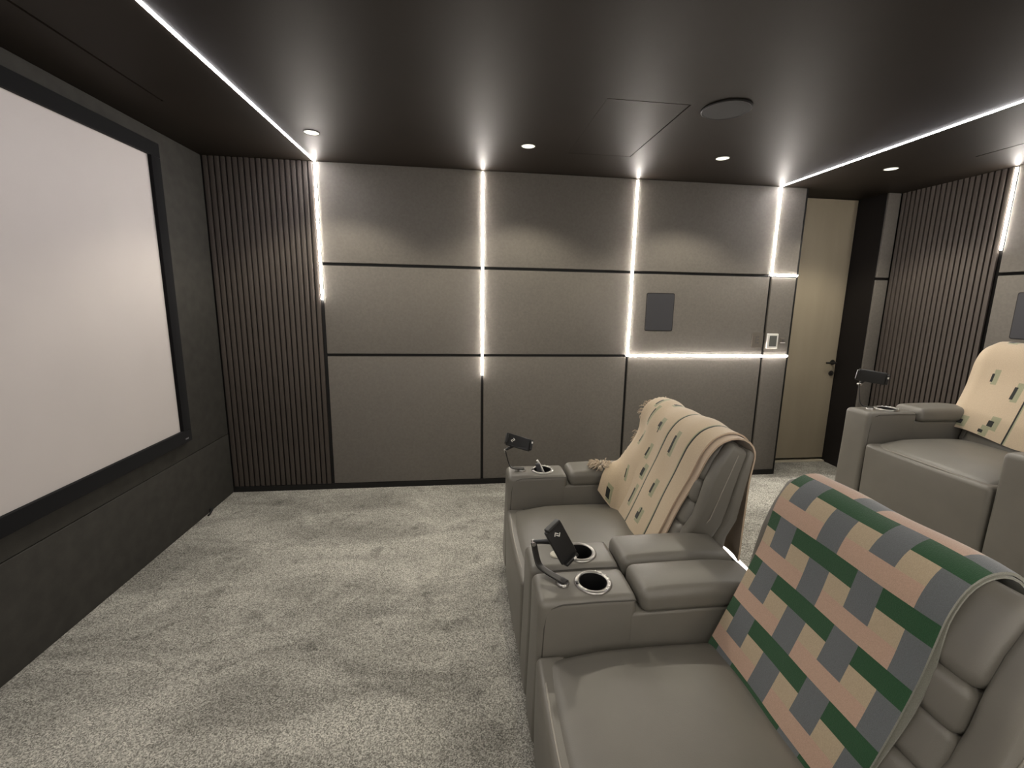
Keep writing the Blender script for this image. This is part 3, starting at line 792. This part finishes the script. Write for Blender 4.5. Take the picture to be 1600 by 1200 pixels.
# ------------------------------------------------------------------ phone holders
def phone_holder(x, y, z, label, bend, plate_c, plate_rot, with_logo=True, ang=0.0):
    """flat bracket on a chrome foot, ball joint and clamp; all in metres from the foot"""
    t = empty('phone_holder', (x, y, z)); tag(t, label, 'phone holder', 'phone holders on the arm rests')
    MB().lathe([(0.0, 0.009), (0.019, 0.009), (0.0225, 0.006), (0.0235, 0.0)], n=32).build('foot', M['chrome'], t)
    RZm = Matrix.Rotation(math.radians(ang), 3, 'Z'); bend = [RZm @ Vector(b) for b in bend]
    pts = catmull(bend, 5)
    MB().tube(pts, 0.0, 12, flat=(0.0135, 0.0035, RZm @ Vector((0, 1, 0)))).build('bracket', M['gunmetal'], t)
    MB().lathe([(0.0, 0.0150), (0.0118, 0.0150), (0.0132, 0.012), (0.0132, 0.006)], n=24).build('screw_cap', M['gunmetal'], t)
    top = Vector(bend[-1]); pc = Vector(plate_c); R_ = Euler([math.radians(a) for a in plate_rot]).to_matrix()
    jb = pc-R_ @ Vector((0, 0, 0.016))
    jt = MB().tube([top, top.lerp(jb, 0.35), top.lerp(jb, 0.7), jb, pc], [0.007, 0.008, 0.011, 0.013, 0.011], 12)
    jt.build('ball_joint', M['plastic'], t)
    MB().tube([top+Vector((0, -0.012, -0.004)), top+Vector((0, 0.012, -0.004))], 0.0075, 12).build('hinge', M['chrome'], t)
    cl = MB()
    cl.rbox((0, 0, 0), (0.070, 0.037, 0.006), 0.005, n=(2, 2, 1))
    cb = cl.build('clamp', M['plastic'], t); cb.location = pc; cb.rotation_euler = [math.radians(a) for a in plate_rot]
    for sx in (-1, 1):
        MB().rbox((sx*0.072, 0, 0.006), (0.0065, 0.030, 0.013), 0.004, n=(1, 2, 1)).build('jaw', M['plastic'], cb)
    MB().rbox((0.0725, 0.012, 0.0185), (0.004, 0.006, 0.0012), 0.001, k=1).build('grip_pad', M['white'], cb)
    if with_logo:
        lg = MB(); z0, z1 = 0.0058, 0.0068
        for (ax_, ay, bx, by) in ((-0.010, -0.004, -0.002, -0.011), (-0.010, -0.004, 0.0, 0.004), (0.010, 0.004, 0.002, 0.011), (0.010, 0.004, 0.0, -0.004)):
            a, b = Vector((ax_, ay, 0)), Vector((bx, by, 0)); d = (b-a).normalized(); p = Vector((-d.y, d.x, 0))*0.0016
            v = [a-p-d*0.0012, b-p+d*0.0012, b+p+d*0.0012, a+p-d*0.0012]
            lg.add([(q.x-0.035, q.y, z) for z in (z0, z1) for q in v], [(3,2,1,0),(4,5,6,7),(0,1,5,4),(1,2,6,5),(2,3,7,6),(3,0,4,7)])
        lg.build('logo', M['white'], cb, False)
    return t
BEND = [(0.012, 0, 0.012), (-0.02, 0, 0.012), (-0.048, 0, 0.016), (-0.064, 0, 0.034), (-0.076, 0, 0.075), (-0.090, 0, 0.135), (-0.092, 0, 0.146)]
hz = AH+0.004
BENDB = [(0.014, 0, 0.012), (-0.02, 0, 0.012), (-0.060, 0, 0.014), (-0.098, 0, 0.022), (-0.114, 0, 0.048), (-0.128, 0, 0.095), (-0.130, 0, 0.102)]
phone_holder(2.05+0.098, 1.310, hz, 'black phone holder in front of the cup holder on the near recliner', BENDB, (0.0, 0.052, 0.122), (62, 62, 0), ang=-48)
BENDA = [(0.012, 0, 0.012), (-0.02, 0, 0.012), (-0.052, 0, 0.016), (-0.070, 0, 0.032), (-0.084, 0, 0.075), (-0.094, 0, 0.115), (-0.096, 0, 0.122)]
phone_holder(2.05+0.088, 2.311, hz, 'black phone holder on the outer arm of the recliner beside the panelled wall', BENDA, (-0.022, 0.0, 0.165), (50, 18, 0))
BENDC = [(0.012, 0, 0.012), (-0.016, 0, 0.012), (-0.040, 0, 0.016), (-0.056, 0, 0.034), (-0.066, 0, 0.085), (-0.074, 0, 0.140), (-0.072, 0, 0.150)]
phone_holder(4.185+0.095, 2.316, RZ+hz, 'black phone holder on the arm of the back row recliner', BENDC, (-0.026, 0.0, 0.200), (97, 6, -40), False, ang=-42)
# small remote-like stick left in the far cup holder
e = empty('charging_stick', (2.05+0.203, 2.311, AH-0.07)); tag(e, 'pale grey stick leaning in the cup holder of the recliner by the panelled wall', 'gadget')
MB().rbox((0, 0, 0), (0.014, 0.008, 0.055), 0.006, n=(1, 1, 2), fn=lambda u, P: Vector((P.x-0.28*(P.z+0.055), P.y-0.012, P.z+0.062))).build('body', M['spk'], e)
MB().tube([(0.010, 0.004, 0.055), (-0.012, 0.004, 0.100), (-0.030, 0.004, 0.130)], [0.006, 0.007, 0.006], 10).build('tip', M['white'], e)
